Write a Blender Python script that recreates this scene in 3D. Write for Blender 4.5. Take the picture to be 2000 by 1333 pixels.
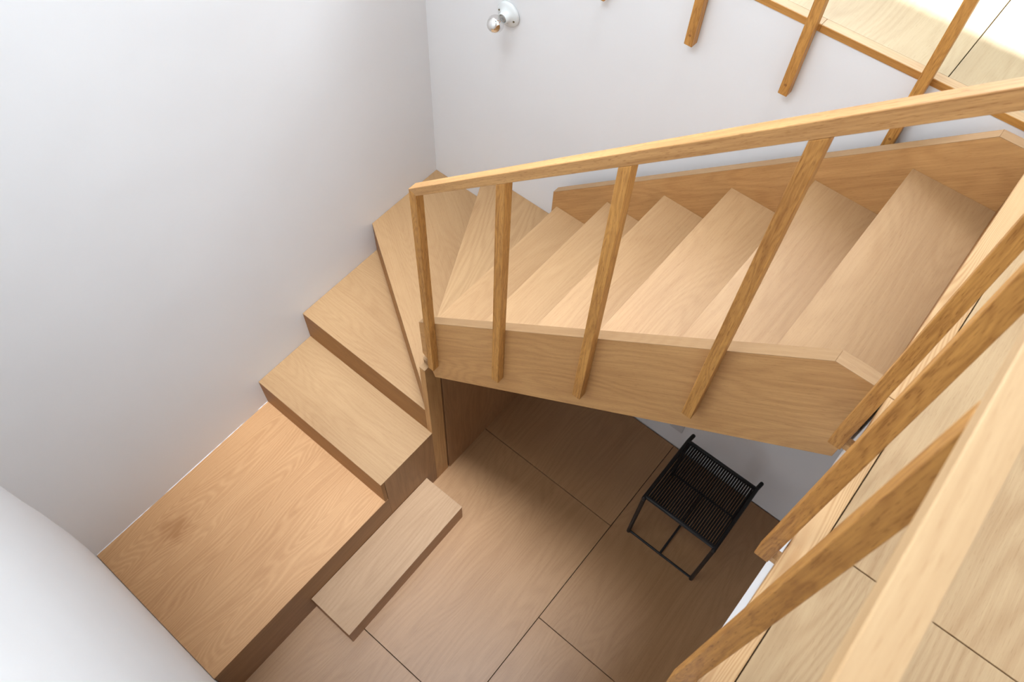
import bpy, bmesh, math, random
from mathutils import Vector, Matrix

for o in list(bpy.data.objects):
    bpy.data.objects.remove(o, do_unlink=True)
scene = bpy.context.scene
COL = scene.collection

# ------------------------------------------------------------------ camera
cam_d = bpy.data.cameras.new('camera')
cam = bpy.data.objects.new('camera', cam_d)
COL.objects.link(cam)
CX = Vector((0.77019892, 0.63695341, 0.03292373))      # picture right
CY = Vector((0.55469896, -0.64347149, -0.52749740))    # picture down
CZ = Vector((-0.31480579, 0.42454069, -0.84891844))    # view direction
CP = Vector((1.91036, 0.26053, 3.71921))
cam.matrix_world = Matrix(((CX.x, -CY.x, -CZ.x, CP.x), (CX.y, -CY.y, -CZ.y, CP.y),
                           (CX.z, -CY.z, -CZ.z, CP.z), (0, 0, 0, 1)))
cam_d.sensor_width = 36.0
cam_d.lens = 1569.258 / 2000.0 * 36.0
cam_d.clip_start = 0.02
cam_d.dof.use_dof = True
cam_d.dof.focus_distance = 2.5
cam_d.dof.aperture_fstop = 10.0
scene.camera = cam

# ------------------------------------------------------------------ light
scene.view_settings.view_transform = 'Standard'
scene.view_settings.look = 'None'
scene.view_settings.gamma = 1.0
scene.view_settings.use_curve_mapping = False
scene.view_settings.exposure = 0.30

world = bpy.data.worlds.new('world')
scene.world = world
world.use_nodes = True
bg = world.node_tree.nodes['Background']
bg.inputs[0].default_value = (0.80, 0.89, 1.0, 1)
bg.inputs[1].default_value = 0.25

CEIL = 6.3
SKY1 = (0.10, 2.13, 0.10, 1.70)     # glazed roof light over the stair void: x0 x1 y0 y1
DAY = (0.82, 0.905, 1.0)
def sun(name, direction, energy, angle, color):
    d = bpy.data.lights.new(name, 'SUN')
    d.energy = energy
    d.color = color
    d.angle = math.radians(angle)
    o = bpy.data.objects.new(name, d)
    COL.objects.link(o)
    o.location = (1.2, 1.0, 8.0)
    o.rotation_euler = Vector(direction).to_track_quat('-Z', 'Y').to_euler()
sun('hazy_zenith_daylight', (-0.10, 0.06, -1.0), 4.7, 12.0, DAY)
sun('low_sun', (-0.10, -1.0, -0.84), 9.0, 1.5, (1.0, 0.95, 0.86))

def fill_light(name, loc, sx, sy, rot, energy):
    d = bpy.data.lights.new(name, 'AREA')
    d.shape = 'RECTANGLE'
    d.size, d.size_y, d.energy, d.color = sx, sy, energy, DAY
    o = bpy.data.objects.new(name, d)
    COL.objects.link(o)
    o.location = loc
    o.rotation_euler = [math.radians(r) for r in rot]
# unseen frosted windows added for fill light: (x0,x1) or (y0,y1) along the wall, (z0,z1)
W_FRONT = (0.10, 1.30, 4.60, 6.15)
W_GAL = (0.25, 1.35, 3.30, 5.30)
W_RIGHT = (0.40, 1.90, 3.10, 4.90)
W_LOW = (2.20, 3.25, 0.12, 0.70)
def wl(w):
    return (w[0] + w[1]) / 2, (w[2] + w[3]) / 2, w[1] - w[0] - 0.06, w[3] - w[2] - 0.06
c = wl(W_FRONT); fill_light('added_front_fill', (c[0], 0.0, c[1]), c[2], c[3], (90, 0, 0), 54.0)  # added fill from an unseen source, for the stringer, rails and back wall
c = wl(W_GAL); fill_light('added_gallery_fill', (c[0], 3.40, c[1]), c[2], c[3], (-90, 0, 0), 73.0)  # added fill towards the front and left walls, source unseen
c = wl(W_RIGHT); fill_light('added_upper_fill', (3.35, c[0], c[1]), c[3], c[2], (0, 90, 0), 1.5)  # faint added fill from beyond the upper floor, source unseen
c = wl(W_LOW); fill_light('added_lower_fill', (c[0], 0.06, c[1]), c[2], c[3], (90, 0, 0), 4.6)  # added low fill that brightens the wall under the stair more than the floor

# ------------------------------------------------------------------ materials
def lin(r, g, b):
    def f(c):
        c /= 255.0
        return c / 12.92 if c <= 0.04045 else ((c + 0.055) / 1.055) ** 2.4
    return (f(r), f(g), f(b), 1.0)

class NT:
    def __init__(s, name):
        s.m = bpy.data.materials.new(name)
        s.m.use_nodes = True
        s.t = s.m.node_tree
        s.b = s.t.nodes['Principled BSDF']
    def n(s, typ, **kw):
        x = s.t.nodes.new(typ)
        for k, v in kw.items():
            setattr(x, k, v)
        return x
    def l(s, a, b):
        s.t.links.new(a, b)
    def put(s, sock, v):
        if hasattr(v, 'is_linked') or hasattr(v, 'links'):
            s.l(v, sock)
        else:
            sock.default_value = v
    def math(s, op, a, b=0.0, c=None):
        x = s.n('ShaderNodeMath', operation=op)
        s.put(x.inputs[0], a)
        s.put(x.inputs[1], b)
        if c is not None:
            s.put(x.inputs[2], c)
        return x.outputs[0]
    def dot(s, a, vec):
        x = s.n('ShaderNodeVectorMath', operation='DOT_PRODUCT')
        s.l(a, x.inputs[0])
        x.inputs[1].default_value = vec
        return x.outputs['Value']
    def comb(s, x, y, z):
        c = s.n('ShaderNodeCombineXYZ')
        for i, v in enumerate((x, y, z)):
            s.put(c.inputs[i], v)
        return c.outputs[0]
    def noise(s, vec, detail=2.0, rough=0.5, dist=0.0):
        x = s.n('ShaderNodeTexNoise')
        x.inputs['Scale'].default_value = 1.0
        x.inputs['Detail'].default_value = detail
        x.inputs['Roughness'].default_value = rough
        x.inputs['Distortion'].default_value = dist
        s.l(vec, x.inputs['Vector'])
        return x.outputs[0]

def oak(name, g, light, dark, fig=0.25, bands=26.0, streak=0.5, tone=0.35, pore=0.35, rough=0.46, spec=0.35,
        wide=5.0, along=0.9, stain=None):
    """Oak with the grain running along the direction g."""
    N = NT(name)
    g = Vector(g).normalized()
    h = Vector((0, 0, 1)) if abs(g.z) < 0.7 else Vector((1, 0, 0))
    a = g.cross(h).normalized()
    b = g.cross(a).normalized()
    tc = N.n('ShaderNodeTexCoord').outputs['Object']
    oi = N.n('ShaderNodeObjectInfo').outputs['Random']
    off = N.math('MULTIPLY', oi, 37.0)
    u = N.math('ADD', N.dot(tc, g), off)
    v = N.math('ADD', N.dot(tc, a), N.math('MULTIPLY', oi, 11.3))
    w = N.dot(tc, b)
    sc = lambda x, k: N.math('MULTIPLY', x, k)
    # slow wander of the grain so that the lines are not ruler straight
    wob = N.noise(N.comb(sc(u, 2.2), sc(v, 5.0), sc(w, 5.0)), 1.0)
    v2 = N.math('ADD', v, N.math('MULTIPLY', N.math('SUBTRACT', wob, 0.5), 0.035))
    n1 = N.noise(N.comb(sc(u, along), sc(v2, wide), sc(w, wide)), 2.0, 0.42)
    ring = N.math('MULTIPLY_ADD', N.math('SINE', sc(n1, bands * 6.2832)), 0.5, 0.5)
    ring = N.math('POWER', ring, 1.6)
    st = N.noise(N.comb(sc(u, 4.0), sc(v2, 210.0), sc(w, 210.0)), 3.0, 0.62)
    bd = N.noise(N.comb(sc(u, 1.4), sc(v2, 22.0), sc(w, 22.0)), 2.0, 0.55)
    tn = N.noise(N.comb(sc(u, 1.6), sc(v, 3.2), sc(w, 3.2)), 2.0, 0.5)
    po = N.noise(N.comb(sc(u, 48.0), sc(v2, 780.0), sc(w, 780.0)), 1.0, 0.5)
    pm = N.n('ShaderNodeMapRange')
    N.l(po, pm.inputs[0])
    pm.inputs[1].default_value = 0.60
    pm.inputs[2].default_value = 0.78
    pores = pm.outputs[0]
    f = N.math('MULTIPLY', N.math('SUBTRACT', ring, 0.5), fig)
    f = N.math('MULTIPLY_ADD', N.math('SUBTRACT', st, 0.5), streak * 1.6, f)
    f = N.math('MULTIPLY_ADD', N.math('SUBTRACT', bd, 0.5), streak * 0.9, f)
    f = N.math('MULTIPLY_ADD', N.math('SUBTRACT', tn, 0.5), tone * 1.8, f)
    f = N.math('MULTIPLY_ADD', pores, pore, f)
    f = N.math('ADD', f, 0.42)
    if stain:
        dv = N.n('ShaderNodeVectorMath', operation='DISTANCE')
        N.l(tc, dv.inputs[0])
        dv.inputs[1].default_value = stain[0]
        sn = N.noise(N.comb(sc(u, 14.0), sc(v, 22.0), sc(w, 22.0)), 3.0, 0.6)
        mr = N.n('ShaderNodeMapRange')
        mr.interpolation_type = 'SMOOTHSTEP'
        N.l(N.math('MULTIPLY_ADD', N.math('SUBTRACT', sn, 0.5), 0.12, dv.outputs['Value']), mr.inputs[0])
        mr.inputs[1].default_value = stain[1]
        mr.inputs[2].default_value = 0.0
        f = N.math('MULTIPLY_ADD', mr.outputs[0], 0.42, f)
    cr = N.n('ShaderNodeValToRGB')
    N.l(f, cr.inputs[0])
    cr.color_ramp.elements[0].position = 0.0
    cr.color_ramp.elements[0].color = light
    cr.color_ramp.elements[1].position = 1.0
    cr.color_ramp.elements[1].color = dark
    hs = N.n('ShaderNodeHueSaturation')
    N.l(cr.outputs[0], hs.inputs['Color'])
    N.l(N.math('MULTIPLY_ADD', oi, 0.10, 0.95), hs.inputs['Value'])
    N.l(hs.outputs[0], N.b.inputs['Base Color'])
    N.b.inputs['Roughness'].default_value = rough
    N.b.inputs['Specular IOR Level'].default_value = spec
    bp = N.n('ShaderNodeBump')
    bp.inputs['Strength'].default_value = 0.10
    bp.inputs['Distance'].default_value = 0.001
    N.l(N.math('SUBTRACT', st, N.math('MULTIPLY', pores, 0.7)), bp.inputs['Height'])
    N.l(bp.outputs[0], N.b.inputs['Normal'])
    return N.m

X, Y, Z = (1, 0, 0), (0, 1, 0), (0, 0, 1)
SLOPE = (1, 0, 0.885)
T_L, T_D = lin(177, 142, 101), lin(142, 104, 67)          # veneered treads
def mul(c, k):
    return (c[0] * k[0], c[1] * k[1], c[2] * k[2], 1.0)
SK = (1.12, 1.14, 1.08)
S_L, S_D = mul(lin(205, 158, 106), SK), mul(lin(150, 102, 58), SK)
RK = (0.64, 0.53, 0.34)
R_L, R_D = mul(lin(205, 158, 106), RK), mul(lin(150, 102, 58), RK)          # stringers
P_L, P_D = lin(205, 149, 78), lin(144, 93, 42)            # solid posts and rails
M = {}
M['tread_x'] = oak('oak_tread_x', X, T_L, T_D, fig=0.12, bands=30, streak=0.36)
M['tread_y'] = oak('oak_tread_y', Y, T_L, T_D, fig=0.12, bands=26, streak=0.36)
M['tread_w3'] = oak('oak_tread_winder', (0.84, -0.54, 0), T_L, T_D, fig=0.10, bands=30, streak=0.36)
M['tread_w4'] = oak('oak_tread_winder_two', (0.30, -0.95, 0), T_L, T_D, fig=0.22, bands=20, streak=0.36)
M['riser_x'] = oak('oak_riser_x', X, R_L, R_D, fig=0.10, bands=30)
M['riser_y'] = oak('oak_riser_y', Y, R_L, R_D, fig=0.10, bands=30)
M['stringer'] = oak('oak_stringer', SLOPE, S_L, S_D, fig=0.15, bands=22, wide=5, tone=0.3, streak=0.4)
M['edge'] = oak('oak_edge', SLOPE, T_L, T_D, fig=0.10, streak=0.3)
M['post'] = oak('oak_post', Z, P_L, P_D, fig=0.28, bands=9, wide=30, along=5, streak=0.85, pore=0.75)
M['rail'] = oak('oak_rail', SLOPE, lin(210, 162, 104), lin(156, 108, 60), fig=0.12, bands=6, wide=20, streak=0.85, pore=0.9)
M['rail_y'] = oak('oak_rail_y', Y, lin(212, 178, 134), lin(176, 136, 92), fig=0.12, bands=8, wide=20, streak=0.5, pore=0.4)
M['rail_x'] = oak('oak_rail_x', X, P_L, P_D, fig=0.12, bands=8, wide=20, streak=0.5, pore=0.4)
M['platform'] = oak('oak_platform', Y, lin(203, 157, 110), lin(163, 115, 71), fig=-0.26, bands=46, wide=5.5, along=0.7, streak=0.30, tone=0.40, stain=((0.165, 0.29, 0.326), 0.10))
M['panel_z'] = oak('oak_panel_z', Z, lin(178, 134, 92), lin(128, 88, 52), fig=0.12, bands=18)
M['panel_y'] = oak('oak_panel_y', Y, lin(178, 134, 92), lin(128, 88, 52), fig=0.12, bands=18)
M['newel'] = oak('oak_newel', Z, S_L, S_D, fig=0.15, bands=18)
M['box_top'] = oak('oak_box_top', Y, lin(180, 146, 111), lin(143, 108, 75), fig=0.14, bands=20, streak=0.4)
M['floor'] = oak('oak_floor', Y, lin(184, 143, 102), lin(140, 98, 60), fig=0.12, bands=30, wide=3.6, along=0.6, streak=0.32, tone=0.3, rough=0.32, spec=0.5)
M['floor_up'] = oak('oak_floor_up', Y, lin(196, 166, 126), lin(160, 124, 85), fig=0.26, bands=34, wide=4, along=0.7, streak=0.40)
M['floor_gal'] = oak('oak_floor_gallery', Y, lin(188, 168, 132), lin(162, 136, 100), fig=0.16, bands=24, wide=4, streak=0.3)
M['edge_gal'] = oak('oak_edge_gallery', X, lin(196, 166, 126), lin(168, 132, 90), fig=0.12)
M['pine'] = oak('pine_edge', Y, lin(214, 178, 132), lin(172, 124, 74), fig=0.34, bands=80, wide=8, along=0.4, streak=0.25, pore=0.1)

def plaster(name, col, bump=0.35, rough=0.75):
    N = NT(name)
    tc = N.n('ShaderNodeTexCoord').outputs['Object']
    m1 = N.n('ShaderNodeVectorMath', operation='SCALE')
    N.l(tc, m1.inputs[0])
    m1.inputs['Scale'].default_value = 2.2
    n1 = N.noise(m1.outputs[0], 2.5, 0.5, 0.3)
    m2 = N.n('ShaderNodeVectorMath', operation='SCALE')
    N.l(tc, m2.inputs[0])
    m2.inputs['Scale'].default_value = 90.0
    n2 = N.noise(m2.outputs[0], 3.0, 0.6)
    mx = N.n('ShaderNodeMix', data_type='RGBA')
    N.l(n1, mx.inputs[0])
    mx.inputs[6].default_value = col
    mx.inputs[7].default_value = tuple(c * 0.95 for c in col[:3]) + (1,)
    N.l(mx.outputs[2], N.b.inputs['Base Color'])
    N.b.inputs['Roughness'].default_value = rough
    N.b.inputs['Specular IOR Level'].default_value = 0.25
    bp = N.n('ShaderNodeBump')
    bp.inputs['Strength'].default_value = bump
    bp.inputs['Distance'].default_value = 0.02
    N.l(N.math('MULTIPLY_ADD', n2, 0.02, n1), bp.inputs['Height'])
    N.l(bp.outputs[0], N.b.inputs['Normal'])
    return N.m

def plain(name, col, rough=0.5, metal=0.0, spec=0.5, **kw):
    N = NT(name)
    tc = N.n('ShaderNodeTexCoord').outputs['Object']
    m1 = N.n('ShaderNodeVectorMath', operation='SCALE')
    N.l(tc, m1.inputs[0])
    m1.inputs['Scale'].default_value = 60.0
    n1 = N.noise(m1.outputs[0], 2.0)
    mx = N.n('ShaderNodeMix', data_type='RGBA')
    N.l(n1, mx.inputs[0])
    mx.inputs[6].default_value = col
    mx.inputs[7].default_value = tuple(c * 0.93 for c in col[:3]) + (1,)
    N.l(mx.outputs[2], N.b.inputs['Base Color'])
    N.b.inputs['Roughness'].default_value = rough
    N.b.inputs['Metallic'].default_value = metal
    N.b.inputs['Specular IOR Level'].default_value = spec
    for k, v in kw.items():
        N.b.inputs[k].default_value = v
    return N.m

WHITE = (0.885, 0.885, 0.885, 1)
M['wall'] = plaster('white_plaster', WHITE, 0.12)
M['wall_rough'] = plaster('white_lime_plaster', WHITE, 0.16)
M['white'] = plaster('white_paint', (0.90, 0.90, 0.90, 1), 0.03)
M['under'] = plain('dark_subfloor', (0.012, 0.009, 0.007, 1), 0.9, 0, 0.1)
M['black'] = plain('black_powder_coat', (0.010, 0.010, 0.011, 1), 0.42, 0, 0.45)
M['cord'] = plain('black_cord', (0.012, 0.012, 0.012, 1), 0.6, 0, 0.3)
M['ceramic'] = plain('white_porcelain', (0.78, 0.80, 0.78, 1), 0.16, 0, 0.5)
M['screw'] = plain('dull_brass', lin(120, 108, 80), 0.4, 0.9)
M['steel'] = plain('bulb_screw_metal', (0.62, 0.60, 0.56, 1), 0.35, 0.9)
M['silver'] = plain('bulb_mirror', (0.93, 0.93, 0.92, 1), 0.03, 1.0)
M['copper'] = plain('filament_support', lin(220, 150, 80), 0.3, 0.6)
M['plug'] = plain('oak_plug', lin(150, 98, 46), 0.5)
M['plate'] = plain('switch_plate', (0.70, 0.70, 0.70, 1), 0.4)

def glass_mat(name, rough, tint=0.9, gl=0.08):
    N = NT(name)
    t = N.t
    out = [n for n in t.nodes if n.type == 'OUTPUT_MATERIAL'][0]
    t.nodes.remove(N.b)
    tr = N.n('ShaderNodeBsdfTransparent')
    tr.inputs[0].default_value = (tint, tint, tint, 1)
    gs = N.n('ShaderNodeBsdfGlossy')
    gs.inputs['Roughness'].default_value = rough
    lw = N.n('ShaderNodeLayerWeight')
    lw.inputs[0].default_value = 0.35
    mx = N.n('ShaderNodeMixShader')
    N.l(N.math('MULTIPLY_ADD', lw.outputs['Facing'], 0.30, gl), mx.inputs[0])
    N.l(tr.outputs[0], mx.inputs[1])
    N.l(gs.outputs[0], mx.inputs[2])
    N.l(mx.outputs[0], out.inputs[0])
    return N.m
M['bulb_glass'] = glass_mat('bulb_glass', 0.02, 0.95, 0.03)
M['pane'] = glass_mat('skylight_glass', 0.02, 0.97, 0.02)
def frosted(name):
    N = NT(name)
    N.b.inputs['Base Color'].default_value = (0.85, 0.86, 0.87, 1)
    N.b.inputs['Roughness'].default_value = 0.6
    return N.m
M['frosted'] = frosted('added_window_pane')

# ------------------------------------------------------------------ mesh helpers
def mesh_obj(name, bm, mat, parent=None, bevel=0.0, smooth=False):
    bmesh.ops.remove_doubles(bm, verts=bm.verts, dist=1e-6)
    bmesh.ops.recalc_face_normals(bm, faces=bm.faces)
    if bevel > 0:
        es = [e for e in bm.edges if len(e.link_faces) == 2 and e.calc_face_angle(0) > 0.5]
        bmesh.ops.bevel(bm, geom=es, offset=bevel, segments=1, profile=0.5, affect='EDGES', clamp_overlap=True)
    me = bpy.data.meshes.new(name)
    bm.to_mesh(me)
    bm.free()
    if smooth:
        for p in me.polygons:
            p.use_smooth = True
    if mat is not None:
        for k in (mat if isinstance(mat, (list, tuple)) else [mat]):
            me.materials.append(M[k])
    o = bpy.data.objects.new(name, me)
    COL.objects.link(o)
    if parent is not None:
        attach(o, parent)
    return o

def attach(o, parent):
    o.parent = parent
    o.matrix_parent_inverse = Matrix.Translation(-world_loc(parent))

def world_loc(p):
    v = Vector(p.location)
    if p.parent is not None:
        v = v + p.matrix_parent_inverse.translation + world_loc(p.parent)
    return v

def prism(bm, pts, d):
    """Close the polygon pts (3-D) by sweeping it along the vector d."""
    d = Vector(d)
    a = [bm.verts.new(Vector(p)) for p in pts]
    b = [bm.verts.new(Vector(p) + d) for p in pts]
    n = len(pts)
    bm.faces.new(a)
    bm.faces.new(b[::-1])
    for i in range(n):
        bm.faces.new((a[i], b[i], b[(i + 1) % n], a[(i + 1) % n]))
    return bm

def box(x0, x1, y0, y1, z0, z1, bm=None):
    bm = bm or bmesh.new()
    return prism(bm, [(x0, y0, z0), (x1, y0, z0), (x1, y1, z0), (x0, y1, z0)], (0, 0, z1 - z0))

def plate(pts2, z0, z1):
    return prism(bmesh.new(), [(x, y, z0) for x, y in pts2], (0, 0, z1 - z0))

def side(pts2, y0, y1):
    return prism(bmesh.new(), [(x, y0, z) for x, z in pts2], (0, y1 - y0, 0))

def tube(bm, p, q, r, seg=10, cap=True):
    p, q = Vector(p), Vector(q)
    d = (q - p).normalized()
    h = Vector((0, 0, 1)) if abs(d.z) < 0.9 else Vector((1, 0, 0))
    a = d.cross(h).normalized()
    b = d.cross(a)
    R = []
    for c in (p, q):
        R.append([bm.verts.new(c + (a * math.cos(t) + b * math.sin(t)) * r)
                  for t in (2 * math.pi * i / seg for i in range(seg))])
    for i in range(seg):
        bm.faces.new((R[0][i], R[0][(i + 1) % seg], R[1][(i + 1) % seg], R[1][i]))
    if cap:
        bm.faces.new(R[0][::-1])
        bm.faces.new(R[1])
    return bm

def pipe(pts, r, seg=12, bm=None):
    """Round pipe through the points with rounded ends and smooth joints."""
    bm = bm or bmesh.new()
    pts = [Vector(p) for p in pts]
    n = len(pts)
    rings = []
    d0 = (pts[1] - pts[0]).normalized()
    h = Vector((1, 0, 0)) if abs(d0.x) < 0.8 else Vector((0, 0, 1))
    a = d0.cross(h).normalized()
    def ring(c, d, rr, a):
        a = (a - d * a.dot(d)).normalized()
        b = d.cross(a)
        return [bm.verts.new(c + (a * math.cos(t) + b * math.sin(t)) * rr)
                for t in (2 * math.pi * i / seg for i in range(seg))]
    for i, p in enumerate(pts):
        if i == 0:
            d = d0
            for k in (0.15, 0.55, 0.85):
                rings.append(ring(p - d * r * math.sqrt(1 - k * k) * 0.8, d, r * k, a))
        elif i == n - 1:
            d = (pts[i] - pts[i - 1]).normalized()
        else:
            d = ((pts[i] - pts[i - 1]).normalized() + (pts[i + 1] - pts[i]).normalized()).normalized()
        rings.append(ring(p, d, r, a))
        if i == n - 1:
            for k in (0.85, 0.55, 0.15):
                rings.append(ring(p + d * r * math.sqrt(1 - k * k) * 0.8, d, r * k, a))
    for A, B in zip(rings, rings[1:]):
        for i in range(seg):
            bm.faces.new((A[i], A[(i + 1) % seg], B[(i + 1) % seg], B[i]))
    bm.faces.new(rings[0][::-1])
    bm.faces.new(rings[-1])
    return bm

def lathe_y(prof, c, seg=48):
    """Turn a profile (distance from the wall towards the room, radius) about an axis along -Y through c."""
    bm = bmesh.new()
    rings = []
    for t, r in prof:
        if r < 1e-5:
            rings.append([bm.verts.new((c[0], c[1] - t, c[2]))])
        else:
            rings.append([bm.verts.new((c[0] + r * math.cos(k), c[1] - t, c[2] + r * math.sin(k)))
                          for k in (2 * math.pi * i / seg for i in range(seg))])
    for A, B in zip(rings, rings[1:]):
        for i in range(seg):
            j = (i + 1) % seg
            f = [A[i % len(A)], A[j % len(A)], B[j % len(B)], B[i % len(B)]]
            u = []
            for v in f:
                if v not in u:
                    u.append(v)
            if len(u) > 2:
                bm.faces.new(u)
    return bm

def thing(name, label, cat, loc, group=None):
    o = bpy.data.objects.new(name, None)
    COL.objects.link(o)
    o.empty_display_size = 0.1
    o.location = loc
    o['label'] = label
    o['category'] = cat
    if group:
        o['group'] = group
    return o

def struct(name, bm, mat, label, cat, bevel=0.0, smooth=False):
    o = mesh_obj(name, bm, mat, None, bevel, smooth)
    o['kind'] = 'structure'
    o['label'] = label
    o['category'] = cat
    return o

# ------------------------------------------------------------------ measured dimensions
ZP, RI = 0.3258, 0.19
def zt(k):
    return ZP + RI * k
WP = 0.761                       # stair width at the foot
Y1, Y2, Y3 = 0.9506, 1.2682, 1.742
YB = 2.179                       # back wall of the stairwell
YS0, YS1 = 1.280, 1.313          # outer stringer
YB0, YB1 = 2.0904, 2.122         # inner stringer
XN = [0.735, 0.9542, 1.1653, 1.3776, 1.5985, 1.8075, 2.030]   # nosings of treads 5..10 and the floor edge
ZU = 2.4158                      # upper floor
def xl(y):                       # the left wall is slightly out of square
    return -0.0127 * (y - 0.5)
def xu(y):                       # so is the edge of the upper floor
    return 2.0339 + 0.0114 * (y - 1.0)
XR, YF, YE = 3.4, -1.6, 3.45      # right wall, front wall, far wall of the gallery
GAP = 0.0016

# ------------------------------------------------------------------ structure
# lower floor: dark base with one board panel per plate
fl = struct('floor', box(-0.02, XR, -0.02, YB + 0.02, -0.06, -0.018), 'under', 'lower floor of large beige oak panels', 'floor')
GU = 0.0011
def floor_panels(parent, cells, mat, z0, z1, name='panel'):
    for x0, x1, y0, y1 in cells:
        mesh_obj(name, box(x0 + GAP, x1 - GAP, y0 + GAP, y1 - GAP, z0, z1), mat, parent, 0.0007)
cells = []
for x0, x1, cuts in ((0.745, 1.555, (0.004, 0.534, 1.626, YB - 0.004)),
                     (1.555, 2.348, (0.004, 1.071, YB - 0.004)),
                     (2.348, XR - 0.004, (0.004, 0.534, 1.626, YB - 0.004))):
    for a, b in zip(cuts, cuts[1:]):
        cells.append((x0, x1, a, b))
floor_panels(fl, cells, 'floor', -0.018, 0.0)

# left wall
wall_left = struct('wall_left', plate([(xl(-0.1) - 0.12, -0.12), (xl(-0.12), -0.12), (xl(YE + 0.1), YE + 0.1), (xl(YE + 0.1) - 0.12, YE + 0.1)], -0.06, CEIL + 0.15),
       'wall_rough', 'tall off-white plaster wall beside the stair', 'wall')
# back wall of the void below the gallery
struct('wall_back', box(-0.03, XR + 0.02, YB, YB + 0.12, -0.06, 2.3945), 'wall', 'off-white wall with the bare bulb below the gallery floor', 'wall')
# front wall: hand-trowelled, a soft belly above the platform
def belly(x, z):
    pts = ((-0.1, -0.004), (0.33, 0.0), (0.46, 0.004), (0.60, 0.006), (0.78, 0.003), (1.0, -0.004), (1.5, -0.018), (2.2, -0.036), (7, -0.06))
    for (z0, a), (z1, b) in zip(pts, pts[1:]):
        if z <= z1:
            t = (z - z0) / (z1 - z0)
            t = t * t * (3 - 2 * t)
            return a + (b - a) * t + 0.004 * math.sin(2.3 * x + 1.1 * z) * min(1, max(0, (z - 0.34) * 2))
    return -0.06
bm = bmesh.new()
NX, NZ = 60, 110
gx = [-0.05 + (2.032 + 0.05) * i / NX for i in range(NX + 1)]
gz = [-0.06 + (CEIL + 0.2) * (j / NZ) ** 1.25 for j in range(NZ + 1)]
vv = [[bm.verts.new((x, belly(x, z), z)) for z in gz] for x in gx]
for i in range(NX):
    for j in range(NZ):
        bm.faces.new((vv[i][j], vv[i + 1][j], vv[i + 1][j + 1], vv[i][j + 1]))
bk = [bm.verts.new((x, -0.18, z)) for x, z in ((gx[0], gz[0]), (gx[-1], gz[0]), (gx[-1], gz[-1]), (gx[0], gz[-1]))]
bm.faces.new(bk)
rim = [[vv[i][0] for i in range(NX + 1)], [vv[NX][j] for j in range(NZ + 1)],
       [vv[NX - i][NZ] for i in range(NX + 1)], [vv[0][NZ - j] for j in range(NZ + 1)]]
for k, e in enumerate(rim):
    bm.faces.new([bk[k], bk[(k + 1) % 4]] + e[::-1])
struct('wall_front', bm, 'wall_rough', 'bright uneven white plaster wall at the platform end', 'wall', smooth=True)
struct('wall_front_lower', box(2.0325, XR, -0.18, 0.0, -0.06, 2.1545), 'wall', 'white front wall of the lower room', 'wall')
struct('wall_front_upper', box(1.86, XR + 0.1, YF - 0.12, YF, 2.1, CEIL + 0.15), 'wall', 'white wall closing the upper floor behind the viewer', 'wall')
struct('wall_side_upper', box(1.86, 2.032, YF, -0.181, 2.1, CEIL + 0.15), 'wall', 'white return wall beside the upper floor', 'wall')
struct('wall_right', box(XR, XR + 0.12, YF - 0.1, YE + 0.1, 2.16, CEIL + 0.15), 'wall', 'white wall on the far side of the upper floor', 'wall')
struct('wall_right_lower', box(XR, XR + 0.12, -0.1, YB + 0.12, -0.06, 2.1595), 'panel_z', 'unseen lower room wall, given dark oak to absorb bounced light', 'wall')  # out of view; dark wood put here to soak up bounced light
GH = (1.52, 2.95, 2.62, 3.38)
bm = bmesh.new()
for a in ((-0.1, GH[0], 2.2, CEIL + 0.15), (GH[1], XR + 0.05, 2.2, CEIL + 0.15), (GH[0], GH[1], 2.2, GH[2]), (GH[0], GH[1], GH[3], CEIL + 0.15)):
    box(a[0], a[1], YE, YE + 0.12, a[2], a[3], bm)
struct('wall_gallery', bm, 'wall', 'white wall at the back of the gallery', 'wall')

# ceiling with a glazed opening over the void
bm = bmesh.new()
x0, x1, y0, y1 = SKY1
for a in ((-0.05, x0, -0.15, YE + 0.05), (x1, XR + 0.05, YF - 0.1, YE + 0.05), (x0, x1, -0.15, y0), (x0, x1, y1, YE + 0.05)):
    box(a[0], a[1], a[2], a[3], CEIL, CEIL + 0.15, bm)
struct('ceiling', bm, 'white', 'white ceiling with a wide roof light', 'ceiling')

def window_unit(name, label, mat, place, a0, a1, b0, b1, bar=0.03, mid=()):
    """place(a, b, d) turns along-wall, height and depth into a point; frame bars plus one pane per light."""
    bm = bmesh.new()
    def bx(p0, p1, q0, q1, d0, d1, bm):
        c = [place(p, q, d) for p in (p0, p1) for q in (q0, q1) for d in (d0, d1)]
        lo = [min(v[i] for v in c) for i in range(3)]
        hi = [max(v[i] for v in c) for i in range(3)]
        return box(lo[0], hi[0], lo[1], hi[1], lo[2], hi[2], bm)
    bx(a0, a0 + bar, b0, b1, 0, 0.05, bm)
    bx(a1 - bar, a1, b0, b1, 0, 0.05, bm)
    bx(a0 + bar, a1 - bar, b0, b0 + bar, 0, 0.05, bm)
    bx(a0 + bar, a1 - bar, b1 - bar, b1, 0, 0.05, bm)
    cuts = [a0 + bar] + [m for m in mid] + [a1 - bar]
    for m in mid:
        bx(m - bar / 2, m + bar / 2, b0 + bar, b1 - bar, 0.005, 0.045, bm)
    w = struct(name, bm, 'white', label, 'window')
    for p, q in zip(cuts, cuts[1:]):
        pb = bx(p + 0.001, q - 0.001, b0 + bar, b1 - bar, 0.010, 0.016, bmesh.new())
        mesh_obj('pane', pb, mat, w)
window_unit('window_1', 'wide clear roof light over the stairwell', 'pane', lambda a, b, d: (a, b, CEIL + 0.06 + d), *SKY1, mid=(0.78, 1.45))
window_unit('added_window_2', 'unseen tall frosted window added for fill light high in the front wall', 'frosted', lambda a, b, d: (a, -0.055 + d, b), *W_FRONT)
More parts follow.
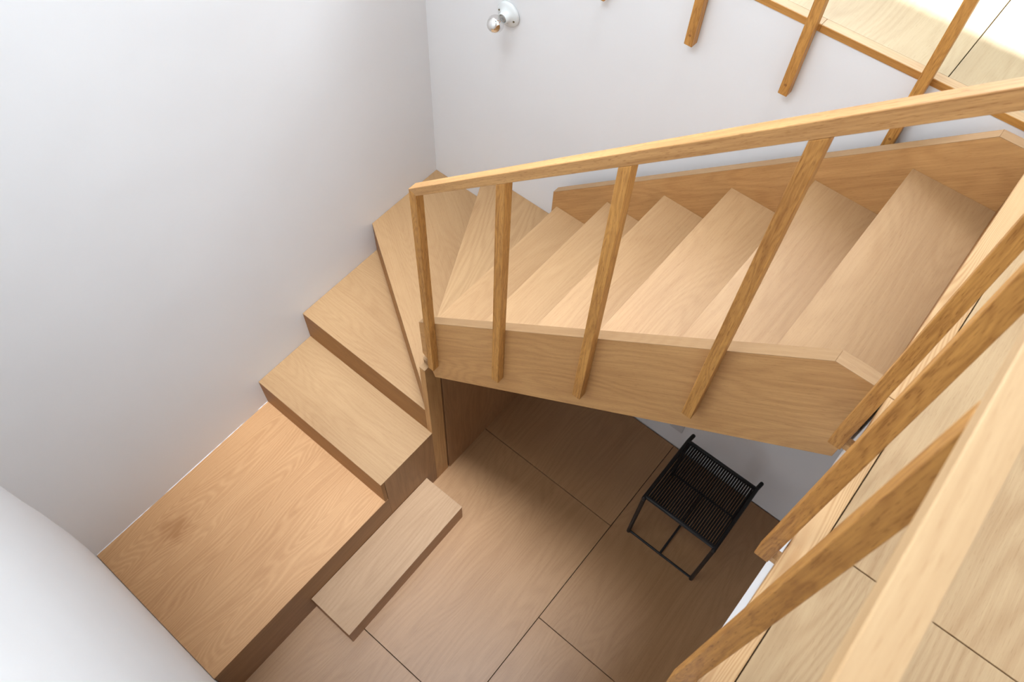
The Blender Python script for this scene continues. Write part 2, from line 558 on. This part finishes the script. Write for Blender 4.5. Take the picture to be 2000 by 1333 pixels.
window_unit('added_window_3', 'unseen tall frosted window added for fill light at the back of the gallery', 'frosted', lambda a, b, d: (a, YE - d, b), *W_GAL)
window_unit('added_window_4', 'unseen frosted window added for faint fill beyond the upper floor', 'frosted', lambda a, b, d: (XR - d, a, b), *W_RIGHT)
window_unit('added_window_5', 'unseen frosted window added to light the wall under the stair', 'frosted', lambda a, b, d: (a, 0.0 + d, b), *W_LOW)
GW = (1.52, 2.95, 2.62, 3.38)
window_unit('window_6', 'low clear window letting sun onto the gallery floor', 'pane', lambda a, b, d: (a, YE + 0.02 + d, b), *GW)

# upper floor on the open side: slab with a white fascia, edge boards, panels
ff = 0.007
up = struct('floor_upper', plate([(xu(0.0) + ff, YF), (XR, YF), (XR, YB - 0.001), (xu(YB) + ff, YB - 0.001), (xu(0.0) + ff, 0.0)], 2.155, 2.394), 'white',
            'upper floor beside the void with white fascia and pale oak panels', 'floor')
mesh_obj('soffit', plate([(xu(0.0) + ff + 0.02, 0.004), (XR - 0.004, 0.004), (XR - 0.004, YB - 0.004), (xu(YB) + ff + 0.02, YB - 0.004)], 2.149, 2.1549), 'panel_y', up)  # unseen oak-toned sheet added to cut light bounced onto the lower floor
EB = 2.0765
def edge_board(x_of, y0, y1, nm):
    mesh_obj(nm, plate([(x_of(y0), y0), (EB + 0.0045 * (y0 - 0.9) - GU, y0), (EB + 0.0045 * (y1 - 0.9) - GU, y1), (x_of(y1), y1)], 2.394, ZU), 'pine', up, 0.001)
edge_board(xu, 0.004, 1.2770, 'edge_board')
edge_board(lambda y: 2.0335, YF + 0.004, 0.003, 'edge_board')
edge_board(lambda y: 2.0185 + 0.004 * (y - 1.3), 1.2785, YB - 0.004, 'edge_board')
for x0, x1, ycuts in ((EB, 2.868, (YF + 0.004, -0.146, 0.944, 2.034, YB)), (2.868, XR - 0.004, (YF + 0.004, -0.69, 0.40, 1.49, YB))):
    for a, b in zip(ycuts, ycuts[1:]):
        if x0 == EB:
            bm = plate([(EB + 0.0045 * (a - 0.9) + GU, a + GU), (x1 - GU, a + GU), (x1 - GU, b - GU), (EB + 0.0045 * (b - 0.9) + GU, b - GU)], 2.394, ZU)
            mesh_obj('panel', bm, 'floor_up', up, 0.0007)
        else:
            mesh_obj('panel', box(x0 + GU, x1 - GU, a + GU, b - GU, 2.394, ZU), 'floor_up', up, 0.0007)

# gallery floor behind the bulb wall
gl = struct('floor_gallery', box(-0.02, XR, YB + 0.122, YE, 2.30, 2.3945), 'under', 'sunlit gallery floor of pale oak panels above the bulb wall', 'floor')
for a, b in ((-0.015, 0.60), (0.60, 1.42), (1.42, 2.35), (2.35, XR - 0.004)):
    eb = mesh_obj('edge_board', box(a + 0.0003, b - 0.0003, YB - 0.001, 2.2075, 2.3948, ZU), 'edge_gal', gl, 0.0006)
    mesh_obj('edge_band', box(a + 0.0003, b - 0.0003, YB - 0.0025, YB - 0.0011, 2.3948, ZU - 0.0008), 'rail_x', eb)
for a, b in ((-0.02, 0.174), (0.174, 0.964), (0.964, 1.754), (1.754, 2.544), (2.544, XR - 0.004)):
    mesh_obj('panel', box(a + 0.0012, b - 0.0012, 2.2078, YE - 0.004, 2.3948, ZU), 'floor_gal', gl, 0.0006)

# rough plaster lip where the left wall meets the wood
def plaster_lip(y0, y1, z, seed):
    rnd = random.Random(seed)
    bm = bmesh.new()
    n = int((y1 - y0) / 0.012)
    rows = []
    w = 0.0012
    for i in range(n + 1):
        y = y0 + (y1 - y0) * i / n
        w = min(0.0024, max(0.0003, w + rnd.uniform(-0.0011, 0.0011)))
        h = 0.0008 + 0.0014 * rnd.random()
        x = xl(y)
        rows.append([bm.verts.new(p) for p in ((x - 0.002, y, z + 0.0002), (x + w, y, z + 0.0002), (x + w * 0.6, y, z + h), (x - 0.002, y, z + h + 0.003))])
    for A, B in zip(rows, rows[1:]):
        for i in range(4):
            bm.faces.new((A[i], A[(i + 1) % 4], B[(i + 1) % 4], B[i]))
    bm.faces.new(rows[0][::-1])
    bm.faces.new(rows[-1])
    return bm
for k, (a, b, z) in enumerate(((0.004, Y1 - 0.002, ZP),)):
    mesh_obj('plaster_lip', plaster_lip(a, b, z, k), 'wall', wall_left)

# ------------------------------------------------------------------ platform
pf = thing('stair_platform', 'low oak platform with cathedral grain filling the wall corner', 'platform', (0.38, 0.47, 0))
mesh_obj('top', plate([(xl(0.0) + 0.001, 0.002), (WP, 0.002), (WP, Y1 + 0.018), (xl(Y1) + 0.001, Y1 + 0.018)], ZP - 0.006, ZP), 'platform', pf, 0.0006)
mesh_obj('front_panel', box(WP - 0.020, WP - 0.0006, 0.003, Y1 + 0.02, 0.0, ZP - 0.0062), 'panel_y', pf)
mesh_obj('carcass', box(0.012, WP - 0.0205, 0.012, Y1 + 0.01, 0.0, ZP - 0.0065), 'panel_y', pf)

# ------------------------------------------------------------------ stairs
st = thing('winder_staircase', 'oak staircase turning from the platform up to the upper floor', 'staircase', (1.0, 1.7, 0))
TT = 0.006
def xs(y):
    return xl(y) + 0.0008
def tread(k, pts, mat, t=TT):
    return mesh_obj('tread', plate(pts, zt(k) - t, zt(k)), mat, st, 0.0006)
def riser_line(k, p, q, mat, th=0.018):
    """Riser under the nosing p-q of tread k, standing behind the line."""
    p, q = Vector((p[0], p[1], 0)), Vector((q[0], q[1], 0))
    d = (q - p).normalized()
    n = Vector((-d.y, d.x, 0)) * th
    a = [p, q, q + n, p + n]
    mesh_obj('riser', plate([(v.x, v.y) for v in a], zt(k - 1) + 0.0004, zt(k) - TT - 0.0002), mat, st)

tread(1, [(xs(Y1), Y1), (WP, Y1), (WP, Y2), (xs(Y2), Y2 + 0.02)][:2] + [(WP, Y2 + 0.0), (0.70, Y2 + 0.02), (xs(Y2), Y2 + 0.02)], 'tread_x')
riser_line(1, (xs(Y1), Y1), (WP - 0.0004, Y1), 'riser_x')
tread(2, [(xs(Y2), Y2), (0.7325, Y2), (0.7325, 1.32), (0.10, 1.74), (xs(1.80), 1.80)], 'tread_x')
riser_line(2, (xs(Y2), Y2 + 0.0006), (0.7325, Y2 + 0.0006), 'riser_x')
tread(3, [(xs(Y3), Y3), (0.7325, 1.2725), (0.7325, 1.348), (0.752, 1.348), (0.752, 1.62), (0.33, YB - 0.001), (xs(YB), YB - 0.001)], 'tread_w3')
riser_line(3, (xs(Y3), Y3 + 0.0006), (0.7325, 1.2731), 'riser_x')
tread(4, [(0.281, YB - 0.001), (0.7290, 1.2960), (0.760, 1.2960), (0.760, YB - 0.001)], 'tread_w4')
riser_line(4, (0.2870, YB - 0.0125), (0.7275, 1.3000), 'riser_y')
mesh_obj('riser', box(0.7335, 0.7600, 1.2962, 1.3120, 1.0653, zt(4) - TT - 0.0002), 'tread_y', st)
for i in range(6):
    k = 5 + i
    x0, x1 = XN[i], XN[i + 1]
    tread(k, [(x0, YS1 + 0.0005), (x1 + 0.016, YS1 + 0.0005), (x1 + 0.016, YB0 - 0.0005), (x0, YB0 - 0.0005)], 'tread_y', 0.012)
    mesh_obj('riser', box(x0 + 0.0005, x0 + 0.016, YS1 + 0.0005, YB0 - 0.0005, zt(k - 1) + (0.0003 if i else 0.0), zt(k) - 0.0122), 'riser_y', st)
mesh_obj('riser', box(2.0305, 2.0395, YS1 + 0.0005, YB0 - 0.0005, zt(10) + 0.0003, 2.3938), 'riser_y', st)

# outer stringer: face board with a pale top edge
def so_top(x):
    return 0.887 * x + 0.712
def so_bot(x):
    return 0.8767 * x + 0.3484
xe = 2.0345
pts = [(0.747, so_top(0.747)), (0.7485, 1.172), (0.770, 1.153), (0.803, so_bot(0.803)), (xe, so_bot(xe)), (xe, 2.4165), (1.9245, 2.4165)]
sf = mesh_obj('stringer', side(pts, YS0, YS1), 'stringer', st, 0.0008)
def cap(pa, pb, y0, y1, t=0.0012):
    (xa, za), (xb, zb) = pa, pb
    n = Vector((-(zb - za), xb - xa)).normalized() * t
    return side([(xa, za), (xb, zb), (xb + n.x, zb + n.y), (xa + n.x, za + n.y)], y0, y1)
o = mesh_obj('top_edge', cap((0.747, so_top(0.747)), (1.9245, 2.4165), YS0, YS1), 'edge', sf)
o = mesh_obj('top_edge', cap((1.9245, 2.4165), (2.0165, 2.4165), YS0, YS1), 'tread_x', sf)
# inner stringer on the wall side
def si_top(x):
    return 0.8791 * x + 0.7163
pts = [(0.7110, si_top(0.711)), (0.7105, zt(4) + 0.10), (0.737, zt(4) + 0.02), (0.80, zt(4) - 0.03), (xe, 2.135), (xe, 2.4145), (1.932, 2.4145)]
sb = mesh_obj('stringer', side(pts, YB0, YB1), 'stringer', st, 0.0008)
mesh_obj('top_edge', cap((0.711, si_top(0.711)), (1.932, 2.4145), YB0, YB1), 'edge', sb)
mesh_obj('top_edge', cap((1.932, 2.4145), (2.0165, 2.4145), YB0, YB1), 'tread_x', sb)
# newel board and the panels below
mesh_obj('newel', box(0.733, WP, Y2 + 0.0002, 1.346, 0.0, 1.059), 'newel', st, 0.0007)
mesh_obj('newel_cap', box(0.733, WP, Y2 + 0.0002, 1.346, 1.0592, 1.065), 'tread_y', st, 0.0006)
mesh_obj('side_panel', box(WP - 0.018, WP - 0.0006, Y1 + 0.0205, Y2 - 0.0002, 0.0, zt(1) - 0.0064), 'panel_z', st)
mesh_obj('side_panel', box(WP - 0.014, WP + 0.004, 1.3535, YB - 0.001, 0.0, 1.262), 'panel_z', st, 0.0006)

# ------------------------------------------------------------------ loose box step
bs = thing('box_step', 'low oak box step standing against the platform', 'step', (0.87, 0.83, 0))
bz = 0.1358
mesh_obj('top', plate([(WP + 0.001, 0.4655), (0.997, 0.4635), (0.985, 1.2015), (WP + 0.001, 1.2005)], bz - 0.006, bz), 'box_top', bs, 0.0006)
mesh_obj('body', plate([(WP + 0.0015, 0.4665), (0.9955, 0.4645), (0.9838, 1.2008), (WP + 0.0015, 1.1995)], 0.0, bz - 0.0062), 'panel_y', bs, 0.0006)

# ------------------------------------------------------------------ balustrades
def rail_top(x):
    return 0.8785 * x + 1.4078
def rail_bot(x):
    return 0.8708 * x + 1.3815
PY0, PY1 = 1.2505, 1.2795
sbal = thing('stair_balustrade', 'sloping oak handrail with square balusters along the outer stringer', 'balustrade', (1.4, 1.265, 1.2))
x0, x1 = 0.8025, 2.028
pw = 0.0262
pts = [(x0, rail_top(x0)), (x0 + pw, rail_bot(x0 + pw)), (x1, rail_bot(x1)), (x1, rail_top(x1))]
mesh_obj('handrail', side(pts, PY0, PY1), 'rail', sbal, 0.0012)
mesh_obj('baluster', prism(bmesh.new(), [(x0, PY0, 1.163), (x0, PY0, rail_top(x0)), (x0 + pw, PY0, rail_bot(x0 + pw)), (x0 + pw, PY0, 1.163)], (0, PY1 - PY0, 0)), 'post', sbal, 0.0012)
for xa, zb in ((1.1015, 1.428), (1.4010, 1.685), (1.7060, 1.962)):
    za = rail_bot(xa) - 0.0003
    zc = rail_bot(xa + 0.0275) - 0.0003
    mesh_obj('baluster', prism(bmesh.new(), [(xa, PY0, zb), (xa, PY0, za), (xa + 0.0275, PY0, zc), (xa + 0.0275, PY0, zb)], (0, PY1 - PY0, 0)), 'post', sbal, 0.0012)

LX0, LX1 = 2.0005, 2.0278
RT, RB = 3.2985, 3.2730
lbal = thing('landing_balustrade', 'level oak handrail on posts fixed to the white fascia of the upper floor', 'balustrade', (2.014, 0.7, 2.3))
mesh_obj('handrail', box(LX0, LX1, 0.012, PY1, RB, RT), 'rail_y', lbal, 0.0012)
mesh_obj('handrail_riser', box(LX0, LX1, PY0, PY1, rail_top(LX1) + 0.001, RB - 0.0005), 'post', lbal, 0.001)
proto = None
for ya, zb in ((1.1990, 2.292), (0.8980, 2.322), (0.6200, 2.312), (0.320, 2.312), (0.030, 2.312)):
    mesh_obj('baluster', box(LX0, LX1, ya, ya + 0.0272, zb, RB - 0.0004), 'post', lbal, 0.0012)
    mesh_obj('spacer', box(LX1, xu(ya) + ff, ya + 0.004, ya + 0.023, zb + 0.004, zb + 0.022), 'newel', lbal)

gbal = thing('gallery_balustrade', 'oak balusters hanging over the edge of the sunlit gallery floor', 'balustrade', (1.2, 2.16, 2.19))
GY0, GY1 = 2.1460, 2.1765
mesh_obj('handrail', box(0.02, 2.6, GY0, GY1, RB, RT), 'rail_x', gbal, 0.0012)
first = None
for i, xa in enumerate((0.752, 1.0705, 1.3860, 1.7005, 2.016, 0.436, 0.120)):
    if first is None:
        first = mesh_obj('baluster', box(xa, xa + 0.0275, GY0, GY1, 2.193, RB - 0.0004), 'post', gbal, 0.0012)
        bm = bmesh.new()
        tube(bm, (xa + 0.0135, GY0 - 0.0006, 2.228), (xa + 0.0135, GY0 + 0.004, 2.228), 0.0042, 14)
        fp = mesh_obj('plug', bm, 'plug')
        attach(fp, first)
    else:
        b = first.copy()
        COL.objects.link(b)
        b.parent = gbal
        b.matrix_parent_inverse = first.matrix_parent_inverse.copy()
        b.location.x = xa - 0.752
        q = fp.copy()
        COL.objects.link(q)
        q.parent = b
        q.matrix_parent_inverse = fp.matrix_parent_inverse.copy()

# ------------------------------------------------------------------ stool
sl = thing('corded_stool', 'black tubular metal stool with a corded seat under the stair', 'stool', (1.815, 1.85, 0))
SX0, SX1 = 1.634, 1.988
SZ = 0.438
LYF, LYR = 1.662, 2.030
def part(name, bm, mat='black', parent=None, smooth=True):
    return mesh_obj(name, bm, mat, parent or sl, 0, smooth)
for xx in (SX0, SX1):
    part('side_rail', pipe([(xx, LYF - 0.004, SZ), (xx, 2.012, SZ), (xx + 0.002, 2.030, SZ + 0.003), (xx + 0.004, 2.044, SZ + 0.009)], 0.0095))
    part('leg', pipe([(xx, LYF, SZ - 0.006), (xx, LYF - 0.004, 0.008)], 0.0095))
    part('leg', pipe([(xx, 2.020, SZ - 0.006), (xx, LYR + 0.006, 0.008)], 0.0095))
    part('joint_collar', tube(bmesh.new(), (xx, LYF, SZ - 0.018), (xx, LYF, SZ - 0.008), 0.0103, 14), 'black')
part('seat_bar', pipe([(SX0, LYF + 0.008, SZ), (SX1, LYF + 0.008, SZ)], 0.0095))
part('seat_bar', pipe([(SX0, 2.010, SZ), (SX1, 2.010, SZ)], 0.0095))
part('stretcher', pipe([(SX0, LYF - 0.004, 0.020), (SX1, LYF - 0.004, 0.020)], 0.0058))
part('stretcher', pipe([(SX0, LYR + 0.006, 0.020), (SX1, LYR + 0.006, 0.020)], 0.0058))
part('stretcher', pipe([((SX0 + SX1) / 2, LYF, 0.020), ((SX0 + SX1) / 2, LYR + 0.002, 0.020)], 0.0058))
NC = 29
c0 = None
for i in range(NC):
    xx = SX0 + 0.016 + (SX1 - SX0 - 0.032) * i / (NC - 1)
    if c0 is None:
        bm = bmesh.new()
        ya, yb = LYF + 0.014, 2.004
        path = [(xx, ya, SZ + 0.0050), (xx, 1.74, SZ + 0.0036), (xx, 1.84, SZ + 0.0028), (xx, 1.93, SZ + 0.0036), (xx, yb, SZ + 0.0050)]
        for a, b in zip(path, path[1:]):
            tube(bm, a, b, 0.0041, 7, True)
        tube(bm, (xx + 0.0018, ya, SZ - 0.0060), (xx + 0.0018, yb, SZ - 0.0060), 0.0034, 6, True)
        c0 = mesh_obj('cord', bm, 'cord', sl)
        cx0 = xx
    else:
        c = c0.copy()
        COL.objects.link(c)
        c.parent = sl
        c.matrix_parent_inverse = c0.matrix_parent_inverse.copy()
        c.location.x = xx - cx0

# ------------------------------------------------------------------ wall lamp
LC = (0.3887, YB - 0.0005, 1.9441)
lp = thing('wall_lamp', 'bare mirror-tipped bulb in a white porcelain wall holder', 'lamp', LC)
prof = [(0.0, 0.0), (0.0, 0.0455), (0.003, 0.0470), (0.008, 0.0468), (0.0115, 0.0440), (0.0135, 0.0400), (0.0160, 0.0340), (0.020, 0.0270),
        (0.026, 0.0222), (0.033, 0.0200), (0.0385, 0.0195), (0.0400, 0.0183), (0.0400, 0.0160), (0.0385, 0.0150), (0.012, 0.0148), (0.012, 0.0)]
mesh_obj('holder', lathe_y(prof, LC), 'ceramic', lp, 0, True)
for a in (0.25, 0.25 + math.pi):
    sx, sz = LC[0] + 0.0335 * math.cos(a), LC[2] - 0.0335 * math.sin(a)
    bm = tube(bmesh.new(), (sx, LC[1] - 0.013, sz), (sx, LC[1] - 0.0178, sz), 0.0036, 14)
    mesh_obj('screw', bm, 'screw', lp)
BC = 0.0755          # bulb centre in front of the wall
BR = 0.0305
bprof = []
for i in range(0, 13):
    t = math.radians(-58 + 76 * i / 12)
    bprof.append((BC + BR * math.sin(t), BR * math.cos(t)))
neck = [(0.034, 0.0118), (0.042, 0.0128), (0.0465, 0.0142)]
bulb = mesh_obj('bulb', lathe_y(neck + bprof, LC), 'bulb_glass', lp, 0, True)
cprof = [(BC + BR * math.sin(math.radians(18 + 72 * i / 14)), BR * math.cos(math.radians(18 + 72 * i / 14)) if i < 14 else 0.0) for i in range(15)]
mesh_obj('mirror_tip', lathe_y(cprof, LC), 'silver', bulb, 0, True)
mesh_obj('screw_base', lathe_y([(0.013, 0.0), (0.013, 0.0120), (0.020, 0.0132), (0.024, 0.0124), (0.028, 0.0132), (0.032, 0.0124), (0.0365, 0.0130), (0.0385, 0.0110), (0.0385, 0.0)], LC), 'steel', bulb, 0, True)
mesh_obj('glass_stem', lathe_y([(0.0385, 0.0), (0.0385, 0.0055), (0.055, 0.0030), (0.058, 0.0)], LC, 16), 'bulb_glass', bulb, 0, True)
for s in (-1, 1):
    mesh_obj('filament_support', tube(bmesh.new(), (LC[0] + s * 0.003, LC[1] - 0.052, LC[2]), (LC[0] + s * 0.009, LC[1] - 0.070, LC[2] + 0.001), 0.0009, 6), 'copper', bulb)

# ------------------------------------------------------------------ socket plate low on the wall
spl = mesh_obj('socket_plate', box(1.492, 1.562, YB - 0.006, YB - 0.0002, 0.156, 0.236), 'plate', None, 0.0015)
spl['label'] = 'small white socket plate on the wall behind the stool'
spl['category'] = 'socket'
